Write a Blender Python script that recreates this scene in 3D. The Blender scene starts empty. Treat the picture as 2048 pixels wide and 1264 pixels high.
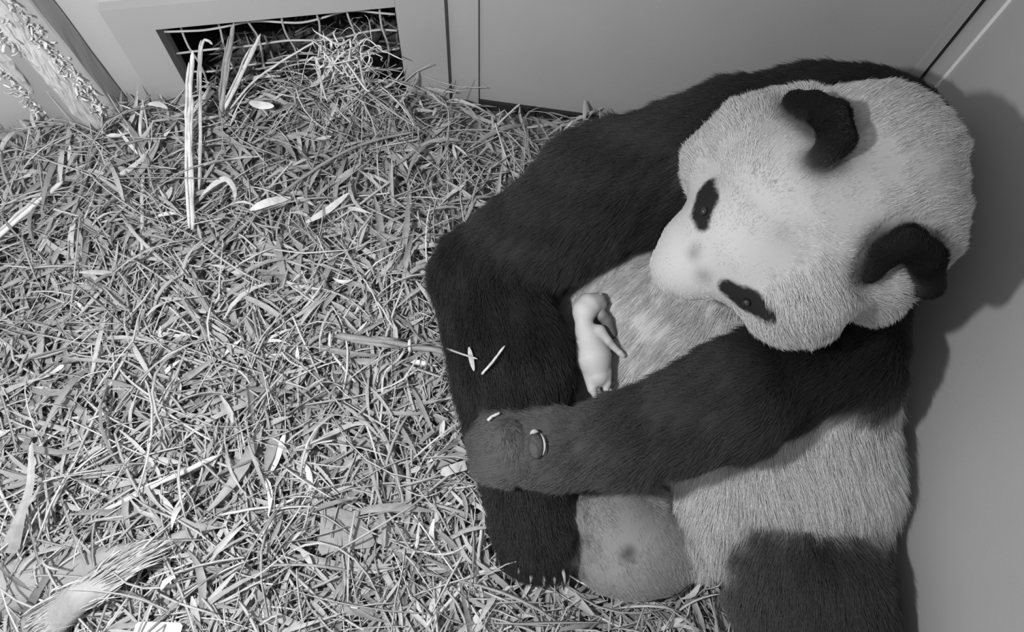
import bpy, math, random
import numpy as np
from mathutils import Vector, Matrix

# ------------------------------------------------------------------ camera
IW, IH, F = 2048.0, 1264.0, 1334.0
CAM_H = 1.75
NADIR = (960.0, 1250.0)                       # where plumb lines of the photo converge
_down = np.array([NADIR[0]-IW/2, -(NADIR[1]-IH/2), -F]); _down /= np.linalg.norm(_down)
_zc = -_down                                   # world up, in camera axes
_yc = np.array([0, 1, 0.]) - _zc*_zc[1]; _yc /= np.linalg.norm(_yc)
_xc = np.cross(_yc, _zc)
C2W = np.array([_xc, _yc, _zc])                # rows: world axes in camera axes
CAM = np.array([0, 0, CAM_H])

scene = bpy.context.scene
cam_data = bpy.data.cameras.new('camera'); cam = bpy.data.objects.new('camera', cam_data)
scene.collection.objects.link(cam); scene.camera = cam
cam_data.sensor_width = 36.0; cam_data.lens = 36.0*F/IW; cam_data.clip_start = 0.02
_m = Matrix([list(r)+[0] for r in C2W] + [[0, 0, 0, 1]]); _m.translation = Vector(CAM)
cam.matrix_world = _m

def ray(px, py):
    d = C2W @ np.array([px-IW/2, -(py-IH/2), -F]); return d/np.linalg.norm(d)
def W(px, py, z):
    d = ray(px, py); return CAM + d*((z-CAM_H)/d[2])
def depth(p):
    return -((np.asarray(p)-CAM) @ C2W)[..., 2]
def RP(r, p):                                  # a size in photo pixels at point p, in metres
    return r*float(depth(p))/F

# ------------------------------------------------------------------ world, lights, exposure
world = bpy.data.worlds.new('world'); scene.world = world; world.use_nodes = True
bg = world.node_tree.nodes['Background']; bg.inputs[0].default_value = (1, 1, 1, 1); bg.inputs[1].default_value = 0.68
vs = scene.view_settings
vs.view_transform = 'Standard'; vs.look = 'None'; vs.gamma = 1.0; vs.exposure = 0.0; vs.use_curve_mapping = False
def area_light(name, loc, target, size, power):
    l = bpy.data.lights.new(name, 'AREA'); l.shape = 'DISK'; l.size = size; l.energy = power
    o = bpy.data.objects.new(name, l); scene.collection.objects.link(o); o.location = loc
    o.rotation_euler = (Vector(target)-Vector(loc)).to_track_quat('-Z', 'Y').to_euler(); return o
area_light('infrared_lamp', (-0.70, 0.06, 1.80), (-0.75, 0.66, 0.0), 0.09, 42.0)
scene.cycles.use_denoising = True
scene.cycles.max_bounces = 6; scene.cycles.diffuse_bounces = 3; scene.cycles.transparent_max_bounces = 4
scene.cycles_curves.shape = 'RIBBONS'

rng = np.random.default_rng(7)
col = scene.collection

# ------------------------------------------------------------------ materials
def material(name, base=0.5, rough=0.8, spec=0.3, attr=None, noise=None, bump=None, metallic=0.0):
    m = bpy.data.materials.new(name); m.use_nodes = True
    nt = m.node_tree; b = nt.nodes['Principled BSDF']
    b.inputs['Base Color'].default_value = (base, base, base, 1)
    b.inputs['Roughness'].default_value = rough; b.inputs['Specular IOR Level'].default_value = spec
    b.inputs['Metallic'].default_value = metallic
    if attr:
        a = nt.nodes.new('ShaderNodeAttribute'); a.attribute_name = attr
        src = a.outputs['Fac']
        nt.links.new(src, b.inputs['Base Color'])
    if noise:
        scale, lo, hi, stretch = noise
        tc = nt.nodes.new('ShaderNodeTexCoord'); mp = nt.nodes.new('ShaderNodeMapping'); mp.inputs['Scale'].default_value = stretch
        n = nt.nodes.new('ShaderNodeTexNoise'); n.inputs['Scale'].default_value = scale; n.inputs['Detail'].default_value = 6
        r = nt.nodes.new('ShaderNodeMapRange'); r.inputs[1].default_value = 0.3; r.inputs[2].default_value = 0.7
        r.inputs[3].default_value = lo; r.inputs[4].default_value = hi
        nt.links.new(tc.outputs['Object'], mp.inputs[0]); nt.links.new(mp.outputs[0], n.inputs['Vector'])
        nt.links.new(n.outputs['Fac'], r.inputs[0])
        if attr:
            mu = nt.nodes.new('ShaderNodeMath'); mu.operation = 'MULTIPLY'
            nt.links.new(src, mu.inputs[0]); nt.links.new(r.outputs[0], mu.inputs[1]); nt.links.new(mu.outputs[0], b.inputs['Base Color'])
        else:
            nt.links.new(r.outputs[0], b.inputs['Base Color'])
    if bump:
        scale, strength, stretch = bump
        tc = nt.nodes.new('ShaderNodeTexCoord'); mp = nt.nodes.new('ShaderNodeMapping'); mp.inputs['Scale'].default_value = stretch
        n = nt.nodes.new('ShaderNodeTexNoise'); n.inputs['Scale'].default_value = scale; n.inputs['Detail'].default_value = 5
        bp = nt.nodes.new('ShaderNodeBump'); bp.inputs['Strength'].default_value = strength; bp.inputs['Distance'].default_value = 0.01
        nt.links.new(tc.outputs['Object'], mp.inputs[0]); nt.links.new(mp.outputs[0], n.inputs['Vector'])
        nt.links.new(n.outputs['Fac'], bp.inputs['Height']); nt.links.new(bp.outputs[0], b.inputs['Normal'])
    return m
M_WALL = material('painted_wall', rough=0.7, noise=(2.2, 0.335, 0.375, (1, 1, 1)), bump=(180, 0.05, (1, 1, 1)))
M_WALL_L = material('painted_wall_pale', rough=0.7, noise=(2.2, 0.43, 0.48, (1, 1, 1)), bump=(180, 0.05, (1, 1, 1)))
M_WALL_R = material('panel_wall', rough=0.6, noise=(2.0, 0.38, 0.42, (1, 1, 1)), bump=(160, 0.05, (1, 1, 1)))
M_TRIM = material('trim_grey', rough=0.5, noise=(3, 0.42, 0.46, (1, 1, 1)))
M_TRIM_L = material('bead_pale', base=0.85, rough=0.4, spec=0.5)
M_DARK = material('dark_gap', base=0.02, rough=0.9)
M_FLOOR = material('floor_boards', rough=0.9, noise=(8, 0.06, 0.12, (1, 1, 1)))
M_WIRE = material('galvanised_wire', base=0.42, rough=0.45, spec=0.6)
M_STRAW = material('straw', rough=0.55, spec=0.35, attr='shade', noise=(60, 0.85, 1.12, (1, 1, 1)))
M_MOUND = material('packed_straw', rough=0.95, noise=(40, 0.10, 0.28, (1, 1, 1)), bump=(70, 1.0, (1, 1, 1)))
M_POST = material('peeled_wood', rough=0.75, noise=(14, 0.36, 0.62, (3, 3, 0.35)), bump=(30, 0.6, (3, 3, 0.3)))
M_LIMB = material('peeled_limb', rough=0.8, noise=(16, 0.24, 0.42, (1, 1, 1)), bump=(40, 0.7, (1, 1, 1)))
M_BARK = material('shredded_bark', rough=0.85, attr='shade', noise=(50, 0.7, 1.15, (1, 1, 1)))
M_LOG = material('weathered_log', rough=0.85, noise=(9, 0.26, 0.36, (1, 1, 1)), bump=(40, 0.5, (1, 1, 1)))
M_FUR = material('fur', rough=0.55, spec=0.25, attr='shade')
M_SKIN = material('fur_base', rough=0.9, spec=0.05, attr='shade')
M_CUBSKIN = material('cub_skin', rough=0.6, spec=0.3, attr='shade')
M_EYE = material('eye_gloss', base=0.01, rough=0.08, spec=0.8)
M_NOSE = material('nose_leather', base=0.03, rough=0.35, spec=0.5)
M_CLAW = material('claw_horn', base=0.33, rough=0.35, spec=0.5)
M_PAD = material('paw_pad', base=0.035, rough=0.6, spec=0.3, bump=(60, 0.4, (1, 1, 1)))
M_PADRIM = material('pad_fringe', base=0.30, rough=0.6, spec=0.3)

# ------------------------------------------------------------------ mesh helpers
def link_mesh(name, verts, faces, mat, parent=None, smooth=True, shade=None):
    me = bpy.data.meshes.new(name); me.from_pydata([tuple(map(float, v)) for v in verts], [], [tuple(map(int, f)) for f in faces])
    if smooth: me.polygons.foreach_set('use_smooth', [True]*len(me.polygons))
    me.materials.append(mat)
    if shade is not None:
        a = me.attributes.new('shade', 'FLOAT', 'POINT'); a.data.foreach_set('value', np.asarray(shade, np.float32))
    me.update()
    o = bpy.data.objects.new(name, me); col.objects.link(o)
    if parent is not None: o.parent = parent
    return o
def fast_mesh(name, V, Q, mat, parent=None, shade=None, smooth=True):
    me = bpy.data.meshes.new(name)
    n = Q.shape[1]
    me.vertices.add(len(V)); me.vertices.foreach_set('co', np.asarray(V, np.float32).ravel())
    me.loops.add(Q.size); me.loops.foreach_set('vertex_index', Q.astype(np.int32).ravel())
    me.polygons.add(len(Q)); me.polygons.foreach_set('loop_start', np.arange(0, Q.size, n, dtype=np.int32))
    me.update(calc_edges=True)
    if smooth: me.polygons.foreach_set('use_smooth', np.ones(len(Q), bool))
    me.materials.append(mat)
    if shade is not None:
        a = me.attributes.new('shade', 'FLOAT', 'POINT'); a.data.foreach_set('value', np.asarray(shade, np.float32))
    me.validate()
    o = bpy.data.objects.new(name, me); col.objects.link(o)
    if parent is not None: o.parent = parent
    return o
def tag(o, label=None, cat=None, group=None, kind=None):
    if label: o['label'] = label
    if cat: o['category'] = cat
    if group: o['group'] = group
    if kind: o['kind'] = kind
    return o
def prism(p0, p1, q0, q1, z0, z1):
    """a box with plan corners p0 p1 (front) and q1 q0 (back)"""
    v = [(p0[0], p0[1], z0), (p1[0], p1[1], z0), (q1[0], q1[1], z0), (q0[0], q0[1], z0),
         (p0[0], p0[1], z1), (p1[0], p1[1], z1), (q1[0], q1[1], z1), (q0[0], q0[1], z1)]
    f = [(0, 1, 5, 4), (1, 2, 6, 5), (2, 3, 7, 6), (3, 0, 4, 7), (4, 5, 6, 7), (3, 2, 1, 0)]
    return v, f
def join(parts):
    V, Fs = [], []
    for v, f in parts:
        b = len(V); V += list(v); Fs += [tuple(i+b for i in q) for q in f]
    return V, Fs
def tube(pts, radii, n=8, squash=None):
    pts = [np.asarray(p, float) for p in pts]; V, Fs = [], []
    up = np.array([0.13, 0.21, 0.97])
    for i, p in enumerate(pts):
        t = pts[min(i+1, len(pts)-1)]-pts[max(i-1, 0)]; t = t/(np.linalg.norm(t)+1e-9)
        a = np.cross(t, up); a /= np.linalg.norm(a)+1e-9; b = np.cross(a, t)
        r = radii[i] if hasattr(radii, '__len__') else radii
        s = squash or 1.0
        for k in range(n):
            an = 2*math.pi*k/n; V.append(p+a*math.cos(an)*r+b*math.sin(an)*r*s)
    for i in range(len(pts)-1):
        for k in range(n):
            Fs.append((i*n+k, i*n+(k+1) % n, (i+1)*n+(k+1) % n, (i+1)*n+k))
    Fs.append(tuple(range(n))[::-1]); Fs.append(tuple((len(pts)-1)*n+k for k in range(n)))
    return V, Fs
def smooth_path(pts, m=4):
    P = [np.asarray(p, float) for p in pts]
    if len(P) < 3: return [P[0]+(P[1]-P[0])*t for t in np.linspace(0, 1, m+1)]
    out = []
    for i in range(len(P)-1):
        a = P[max(i-1, 0)]; b = P[i]; c = P[i+1]; d = P[min(i+2, len(P)-1)]
        for t in np.linspace(0, 1, m, endpoint=False):
            out.append(0.5*((2*b)+(c-a)*t+(2*a-5*b+4*c-d)*t*t+(-a+3*b-3*c+d)*t**3))
    out.append(P[-1]); return out

# ------------------------------------------------------------------ room
A0 = W(-420, 354, 0)[:2]; A1 = W(905, 205, 0)[:2]; B0 = A1; B1 = W(1718, 317, 0)[:2]; R1 = W(1760, 1264, 0)[:2]
R2 = B1+(R1-B1)*1.5
HW = 1.75
def unit(v): return v/np.linalg.norm(v)
uA = unit(A1-A0); nA = np.array([uA[1], -uA[0]])      # into the room
uB = unit(B1-B0); nB = np.array([uB[1], -uB[0]])
uR = unit(R2-B1); nR = np.array([uR[1], -uR[0]])
def hitwall(px, py, P, n):
    d = ray(px, py); t = ((P-CAM[:2])@n)/(d[:2]@n); return CAM+d*t
def struct(name, vf, mat, smooth=False, parent=None):
    o = link_mesh(name, vf[0], vf[1], mat, parent, smooth); 
    if parent is None: o['kind'] = 'structure'
    return o
def wall_box(P, Q, n, z0, z1, t0=0.0, t1=0.05):
    return prism(P+n*t0, Q+n*t0, P-n*t1, Q-n*t1, z0, z1)
struct('floor', ([(-3, -1.2, 0), (R2[0]+.3, -1.2, 0), (R2[0]+.3, 2.9, 0), (-3, 2.9, 0), (-3, -1.2, -.05), (R2[0]+.3, -1.2, -.05), (R2[0]+.3, 2.9, -.05), (-3, 2.9, -.05)],
       [(0, 1, 2, 3), (7, 6, 5, 4), (0, 4, 5, 1), (1, 5, 6, 2), (2, 6, 7, 3), (3, 7, 4, 0)]), M_FLOOR)
# hatch: opening in the angled wall
def onA(px, py, off=0.0): return hitwall(px, py, A0+nA*off, nA)
def sA(p): return float((p[:2]-A0)@uA)
lenA = float(np.linalg.norm(A1-A0))
FT = 0.032                                              # frame stands proud of the wall
o_tl, o_tr = onA(312, 62, FT), onA(790, 12, FT)
s0, s1 = sA(o_tl), sA(o_tr)
zt = 0.5*(o_tl[2]+o_tr[2]); zb = 0.02
f_tl = onA(197, 22, FT); sf0 = sA(f_tl); zf = f_tl[2]; sf1 = lenA-0.012
def Apt(s): return A0+uA*s
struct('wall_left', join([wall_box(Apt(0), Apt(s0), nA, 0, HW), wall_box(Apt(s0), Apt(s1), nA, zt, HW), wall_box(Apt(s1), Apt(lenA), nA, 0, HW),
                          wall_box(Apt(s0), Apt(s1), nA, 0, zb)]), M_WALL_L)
struct('trim_1', join([wall_box(Apt(sf0), Apt(s0), nA, 0, zf, FT, 0), wall_box(Apt(s1), Apt(sf1), nA, 0, HW, FT, 0),
                       wall_box(Apt(s0), Apt(s1), nA, zt, zf, FT, 0), wall_box(Apt(s1)-uA*0.0, Apt(s1)+uA*.001, nA, zt, zf, FT, 0)]), M_WALL)
mesh_root = bpy.data.objects.new('wire_mesh_panel', None); col.objects.link(mesh_root)
mesh_root.location = (*(Apt((s0+s1)/2)), zb)
tag(mesh_root, 'bent galvanised wire mesh filling the dark hatch opening behind the straw heap', 'wire mesh')
bpy.context.view_layer.update()
def child_mesh(name, vf, mat, root, shade=None, smooth=True):
    L = np.array(root.location)
    return link_mesh(name, [np.asarray(v)-L for v in vf[0]], vf[1], mat, root, smooth, shade)
nv = 7
for i in range(nv):
    s = s0+(s1-s0)*(i+0.55)/nv; pts = []
    for k in range(9):
        z = zb+(zt-zb)*k/8; w = 0.006*math.sin(k*1.7+i*2.1)
        p = Apt(s+w)-nA*(0.012+0.01*math.sin(k+i)); pts.append((p[0], p[1], z))
    child_mesh('upright_wire', tube(smooth_path(pts, 3), 0.0034, 6), M_WIRE, mesh_root)
for j in range(5):
    z = zb+(zt-zb)*(j+0.9)/5.6; pts = []
    for k in range(13):
        s = s0+0.003+(s1-s0-0.006)*k/12; p = Apt(s)-nA*(0.016+0.008*math.sin(k*1.1+j)); pts.append((p[0], p[1], z+0.007*math.sin(k*1.3+j*1.9)))
    child_mesh('cross_wire', tube(smooth_path(pts, 3), 0.0034, 6), M_WIRE, mesh_root)
# near-black box added behind the hatch to stand for its darkness
struct('dark_box_behind_hatch', join([wall_box(Apt(s0-.3), Apt(s1+.3), nA, 0, 1.2, -0.55, 0.60),
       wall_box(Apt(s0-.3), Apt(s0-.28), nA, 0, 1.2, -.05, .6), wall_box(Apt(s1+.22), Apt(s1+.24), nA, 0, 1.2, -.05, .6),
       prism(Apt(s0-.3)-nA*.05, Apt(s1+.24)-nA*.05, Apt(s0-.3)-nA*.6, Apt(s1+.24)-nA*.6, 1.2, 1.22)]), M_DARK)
# back wall: narrow return strip then the wide panel
sB_step = float((hitwall(958, 180, B0, nB)[:2]-B0)@uB)
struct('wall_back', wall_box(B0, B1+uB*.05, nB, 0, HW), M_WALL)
struct('trim_2', wall_box(B0+uB*.004, B0+uB*sB_step, nB, 0, HW, 0.012, 0), M_WALL)
struct('baseboard_back', wall_box(B0+uB*sB_step, B1, nB, 0, 0.035, 0.012, 0), M_DARK)
# right wall and its corner strips
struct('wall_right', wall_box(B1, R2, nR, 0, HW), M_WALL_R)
cw = float((hitwall(2024, 0, B1, nR)[:2]-B1)@uR)
struct('trim_3', wall_box(B1, B1+uR*(cw-.004), nR, 0, HW, 0.006, 0), M_TRIM)
struct('trim_4', wall_box(B1+uR*(cw-.004), B1+uR*cw, nR, 0, HW, 0.007, 0), M_TRIM_L)
cb = float((B1-hitwall(1935, 0, B1, nB)[:2])@uB)
struct('trim_5', join([wall_box(B1-uB*cb, B1-uB*(cb*.42), nB, 0, HW, 0.010, 0)]), M_WALL)
struct('trim_6', join([wall_box(B1-uB*(cb*.40), B1-uB*.004, nB, 0, HW, 0.004, 0)]), M_DARK)

# ------------------------------------------------------------------ bedding height
BUMPS = [(670, 150, .10, .17, .19), (200, 330, .0, .20, .09), (430, 330, .0, .22, .08), (120, 700, 0, .35, .07), (300, 1150, 0, .3, .06), (760, 640, 0, .25, .05), (620, 900, 0, .3, .03)]
_bp = [(W(a, b, 0.05)[:2], s, h) for a, b, _, s, h in BUMPS]
def hf(x, y):
    z = 0.045+0*x
    for c, s, h in _bp: z = z+h*np.exp(-((x-c[0])**2+(y-c[1])**2)/(2*s*s))
    z = z+0.010*np.sin(9*x+2.1*y+1)+0.010*np.sin(7.3*y-4*x)+0.006*np.sin(21*x+13*y)+.005*np.sin(27*y-15*x+2)
    return z

# ------------------------------------------------------------------ signed distance sculpting
class Body:
    def __init__(s): s.pr = []
    def cone(s, a, b, ra, rb, shade, k=0.04, flow=None, ln=0.03, grp=0):
        a = np.asarray(a, float); b = np.asarray(b, float)
        if flow is None: flow = b-a
        flow = np.asarray(flow, float); flow = flow/(np.linalg.norm(flow)+1e-9)
        s.pr.append(dict(t='c', a=a, b=b, ra=ra, rb=rb, shade=shade, k=k, flow=flow, ln=ln, grp=grp))
    def d1(s, p, P):
        ab = p['b']-p['a']; L2 = ab@ab+1e-12
        t = np.clip(((P-p['a'])@ab)/L2, 0, 1)
        return np.linalg.norm(P-p['a']-t[..., None]*ab, axis=-1)-(p['ra']+(p['rb']-p['ra'])*t)
    def sdf(s, P, grp=None):
        P = np.asarray(P, np.float32); D = None
        for p in s.pr:
            if grp is not None and p['grp'] not in grp: continue
            d = s.d1(p, P)
            if D is None: D = d; continue
            k = p['k']; h = np.clip(k-np.abs(D-d), 0, None)/k
            D = np.minimum(D, d)-h*h*k*0.25
        return D
    def attrs(s, P, soft=0.010):
        D = np.stack([s.d1(p, P)-(.008 if p['grp'] == 2 else 0) for p in s.pr]); D = D-D.min(0)
        w = np.exp(-D/soft); w /= w.sum(0)
        sh = (w*np.array([p['shade'] for p in s.pr])[:, None]).sum(0)
        ln = (w*np.array([p['ln'] for p in s.pr])[:, None]).sum(0)
        fl = np.einsum('ip,ij->pj', w, np.array([p['flow'] for p in s.pr]))
        return sh, ln, fl
    def grad(s, P, e=0.004):
        G = np.stack([s.sdf(P+np.eye(3)[i]*e)-s.sdf(P-np.eye(3)[i]*e) for i in range(3)], -1)
        return G/(np.linalg.norm(G, axis=-1, keepdims=True)+1e-9)
    def hit(s, px, py, grp=None, push=0.0):
        d = ray(px, py); t = 0.4
        for _ in range(120):
            v = float(s.sdf((CAM+d*t)[None], grp)[0])
            if v < 5e-4: break
            t += v*0.8
            if t > 3: break
        return CAM+d*(t+push)
    def bounds(s, pad=0.03):
        lo = np.min([np.minimum(p['a']-p['ra'], p['b']-p['rb']) for p in s.pr], 0)-pad
        hi = np.max([np.maximum(p['a']+p['ra'], p['b']+p['rb']) for p in s.pr], 0)+pad
        return lo, hi
    def mesh(s, h):
        lo, hi = s.bounds(); n = np.ceil((hi-lo)/h).astype(int)+1
        ax = [lo[i]+h*np.arange(n[i]) for i in range(3)]
        D = np.empty(n, np.float32)
        YZ = np.stack(np.meshgrid(ax[1], ax[2], indexing='ij'), -1)
        for c in range(0, n[0], 16):
            xs = ax[0][c:c+16]
            P = np.empty((len(xs), n[1], n[2], 3), np.float32); P[..., 0] = xs[:, None, None]; P[..., 1:] = YZ[None]
            D[c:c+16] = s.sdf(P)
        S = D < 0
        cs = [S[i:n[0]-1+i, j:n[1]-1+j, k:n[2]-1+k] for i in (0, 1) for j in (0, 1) for k in (0, 1)]
        al = np.logical_and.reduce(cs); an = np.logical_or.reduce(cs); act = an & ~al
        idx = -np.ones(act.shape, np.int64); I = np.argwhere(act); idx[act] = np.arange(len(I))
        acc = np.zeros((len(I), 3)); cnt = np.zeros(len(I))
        co = [(i, j, k) for i in (0, 1) for j in (0, 1) for k in (0, 1)]
        for a in co:
            for b in co:
                if sum(b)-sum(a) != 1 or any(b[q] < a[q] for q in range(3)): continue
                da = D[I[:, 0]+a[0], I[:, 1]+a[1], I[:, 2]+a[2]]; db = D[I[:, 0]+b[0], I[:, 1]+b[1], I[:, 2]+b[2]]
                m = (da < 0) != (db < 0); t = np.where(m, da/(da-db+1e-20), 0)
                p = np.array(a)+t[:, None]*(np.array(b)-np.array(a)); acc += p*m[:, None]; cnt += m
        V = lo+h*(I+acc/cnt[:, None])
        Q = []
        for axn in range(3):
            u, v = [(1, 2), (2, 0), (0, 1)][axn]
            sl0 = [slice(None)]*3; sl1 = [slice(None)]*3; sl0[axn] = slice(0, n[axn]-1); sl1[axn] = slice(1, n[axn])
            ch = S[tuple(sl0)] != S[tuple(sl1)]
            E = np.argwhere(ch); E = E[(E[:, u] > 0) & (E[:, v] > 0) & (E[:, u] < n[u]-1) & (E[:, v] < n[v]-1)]
            def cell(du, dv):
                c = E.copy(); c[:, u] += du; c[:, v] += dv; return idx[c[:, 0], c[:, 1], c[:, 2]]
            q = np.stack([cell(-1, -1), cell(0, -1), cell(0, 0), cell(-1, 0)], 1)
            inside0 = S[E[:, 0], E[:, 1], E[:, 2]]
            q[~inside0] = q[~inside0][:, ::-1]; Q.append(q)
        return V, np.concatenate(Q)
def wob(P, f, seed, n=5):
    """smooth vector noise from sums of sines"""
    r = np.random.default_rng(seed); out = np.zeros((len(P), 3))
    for _ in range(n):
        k = r.normal(size=3)*f; ph = r.uniform(0, 6.28, 3)
        ph0 = P@k
        out += np.sin(ph0[:, None]+ph)
    return out/math.sqrt(n)

def make_fur(name, body, V, Q, count, parent, color_fn, lenmul=1.0, rad=0.0004, lift=0.35, seed=3, keep=None, jit=0.10, clump=0.14):
    r = np.random.default_rng(seed)
    T = np.concatenate([Q[:, [0, 1, 2]], Q[:, [0, 2, 3]]])
    a, b, c = V[T[:, 0]], V[T[:, 1]], V[T[:, 2]]
    ar = np.linalg.norm(np.cross(b-a, c-a), axis=1)
    ti = r.choice(len(T), count, p=ar/ar.sum())
    u, v = r.random(count), r.random(count); f = u+v > 1; u[f], v[f] = 1-u[f], 1-v[f]
    P = a[ti]+(b-a)[ti]*u[:, None]+(c-a)[ti]*v[:, None]
    if keep is not None: P = P[keep(P)]
    N = np.empty_like(P); sh = np.empty(len(P)); ln = np.empty(len(P)); fl = np.empty_like(P)
    for i in range(0, len(P), 60000):
        s = slice(i, i+60000); N[s] = body.grad(P[s])
        sh[s], ln[s], fl[s] = color_fn(P[s])
    P = P-N*0.002
    t = fl-(fl*N).sum(1)[:, None]*N; tn = np.linalg.norm(t, axis=1, keepdims=True)
    t = t/np.maximum(tn, .15)
    g = wob(P, 55, seed)*clump+wob(P, 16, seed+1)*clump*.8+r.normal(size=P.shape)*jit
    D = N*lift+t*(1-lift)+g*(1-0.3*lift)
    dn = (D*N).sum(1); D += N*np.clip(0.10-dn, 0, None)[:, None]
    D /= np.linalg.norm(D, axis=1, keepdims=True)
    ln = ln*lenmul*(0.65+0.6*r.random(len(P)))
    K = 5; S = np.linspace(0, 1, K)
    bend = t*0.35-N*0.22+np.array([0, 0, -0.15])
    X = P[:, None, :]+ln[:, None, None]*(S[None, :, None]*D[:, None, :]+(S**2)[None, :, None]*bend[:, None, :]*0.55)
    cu = bpy.data.hair_curves.new(name); cu.add_curves([K]*len(P))
    cu.attributes['position'].data.foreach_set('vector', X.astype(np.float32).ravel())
    ra = cu.attributes.get('radius') or cu.attributes.new('radius', 'FLOAT', 'POINT')
    rr = np.tile(np.array([1, .95, .8, .5, .12])*rad, len(P)); ra.data.foreach_set('value', rr.astype(np.float32))
    at = cu.attributes.new('shade', 'FLOAT', 'CURVE')
    at.data.foreach_set('value', (sh*(0.82+0.36*r.random(len(P)))).astype(np.float32))
    cu.materials.append(M_FUR)
    o = bpy.data.objects.new(name, cu); col.objects.link(o)
    if parent is not None: o.parent = parent
    return o

# ------------------------------------------------------------------ mother panda
WH, BK, GR = 0.54, 0.020, 0.26
HW_ = 0.43
pan = Body()
def pc(a, b, ra, rb, shade, k=0.05, flow=None, ln=0.03, grp=0):
    """a, b = (photo x, photo y, height); radii in photo pixels at that depth"""
    A = W(*a); B = W(*b)
    if flow is not None: flow = W(*flow[1])-W(*flow[0])
    pan.cone(A, B, RP(ra, A), RP(rb, B), shade, k, flow, ln, grp)
# torso and belly (white)
pc((1555, 885, .14), (1560, 700, .24), 190, 192, WH, ln=.055, flow=((1500, 600, .3), (1580, 1000, .2)))
pc((1574, 950, .07), (1590, 820, .08), 186, 165, WH, ln=.055, flow=((1500, 600, .3), (1580, 1000, .2)))
pc((1420, 640, .15), (1440, 780, .14), 200, 190, WH*.93, k=.08, ln=.035, flow=((1500, 500, .3), (1250, 740, .3)))
pc((1270, 630, .12), (1290, 720, .11), 170, 160, WH*.93, k=.08, ln=.030, flow=((1400, 500, .3), (1150, 740, .3)))
pc((1440, 930, .17), (1415, 1090, .13), 105, 50, WH, ln=.045, flow=((1450, 900, .2), (1400, 1150, .1)))
# shoulders and back (black)
pc((1600, 330, .42), (1690, 400, .44), 185, 170, BK, ln=.04, flow=((1700, 250, .4), (1400, 300, .3)))
pc((1715, 308, .46), (1740, 420, .44), 158, 140, BK*.7, ln=.03, flow=((1700, 250, .4), (1400, 300, .3)))
pc((1640, 560, .40), (1690, 740, .36), 170, 95, BK, ln=.04, flow=((1700, 500, .4), (1650, 800, .3)))
# far arm: shoulder, elbow, forearm
pc((1470, 300, .48), (1200, 385, .42), 135, 118, BK*1.6, ln=.04)  # sheen on the upper arm put into a lighter black
pc((1200, 385, .42), (985, 545, .30), 118, 102, BK*1.3, ln=.04)
pc((975, 560, .29), (1025, 730, .27), 108, 118, BK*.8, k=.03, ln=.035)
pc((1025, 730, .27), (1030, 850, .28), 114, 96, BK*.9, k=.03, ln=.03)
# near arm lying across the belly, paw at its end
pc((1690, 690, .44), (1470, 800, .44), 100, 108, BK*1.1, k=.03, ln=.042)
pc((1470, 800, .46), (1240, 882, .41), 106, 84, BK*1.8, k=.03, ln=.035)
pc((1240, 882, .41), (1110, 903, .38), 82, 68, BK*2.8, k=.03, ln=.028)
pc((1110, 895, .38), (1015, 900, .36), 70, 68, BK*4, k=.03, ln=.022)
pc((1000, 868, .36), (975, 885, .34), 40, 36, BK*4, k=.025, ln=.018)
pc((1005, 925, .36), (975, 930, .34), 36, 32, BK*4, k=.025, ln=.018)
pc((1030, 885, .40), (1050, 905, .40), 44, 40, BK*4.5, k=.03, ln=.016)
# black hind foot
pc((1050, 950, .20), (1075, 1085, .16), 86, 72, BK, k=.02, ln=.025)
pc((1080, 1080, .16), (1098, 1110, .14), 64, 40, BK, k=.03, ln=.02)
pc((1035, 1060, .15), (1050, 1095, .13), 50, 50, BK, k=.03, ln=.02)
# pale sole of the other hind foot, turned to the viewer
pc((1215, 1040, .12), (1262, 1090, .11), 92, 98, GR, k=.02, ln=.012, flow=((1200, 1000, .1), (1300, 1150, .1)), grp=3)
pc((1215, 1105, .10), (1310, 1105, .09), 72, 78, GR, k=.04, ln=.012, flow=((1200, 1000, .1), (1300, 1150, .1)), grp=3)
pc((1190, 1015, .12), (1290, 1012, .12), 46, 46, GR*1.25, k=.02, ln=.02, grp=3)
# rump and thigh (black)
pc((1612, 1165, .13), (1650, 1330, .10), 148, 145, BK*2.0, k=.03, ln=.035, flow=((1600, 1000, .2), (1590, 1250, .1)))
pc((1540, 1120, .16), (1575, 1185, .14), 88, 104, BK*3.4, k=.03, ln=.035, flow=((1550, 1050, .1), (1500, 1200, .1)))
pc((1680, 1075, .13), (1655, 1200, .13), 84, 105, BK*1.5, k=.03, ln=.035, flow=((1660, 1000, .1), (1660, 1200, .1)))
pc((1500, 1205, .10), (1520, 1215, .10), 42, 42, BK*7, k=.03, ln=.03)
# head (white)
HF = ((1330, 540, .70), (1850, 380, .70))
pc((1718, 358, .74), (1735, 440, .74), 184, 168, HW_*.96, k=.06, flow=HF, ln=.020, grp=1)
pc((1575, 420, .74), (1545, 450, .72), 165, 140, HW_, k=.06, flow=HF, ln=.011, grp=1)
pc((1500, 315, .70), (1462, 330, .67), 118, 96, HW_, k=.05, flow=((1500, 400, .7), (1440, 250, .6)), ln=.020, grp=1)
pc((1600, 570, .70), (1592, 592, .67), 108, 102, HW_, k=.05, flow=((1560, 500, .7), (1620, 700, .6)), ln=.020, grp=1)
pc((1480, 480, .72), (1400, 520, .66), 105, 76, HW_*1.05, k=.05, flow=HF, ln=.007, grp=1)
pc((1390, 500, .65), (1362, 535, .63), 70, 58, HW_*1.08, k=.04, flow=HF, ln=.007, grp=1)
pc((1428, 385, .69), (1432, 440, .685), 44, 50, HW_, k=.05, flow=HF, ln=.007, grp=1)
pc((1497, 560, .685), (1540, 590, .68), 48, 50, HW_, k=.05, flow=HF, ln=.007, grp=1)
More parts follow.
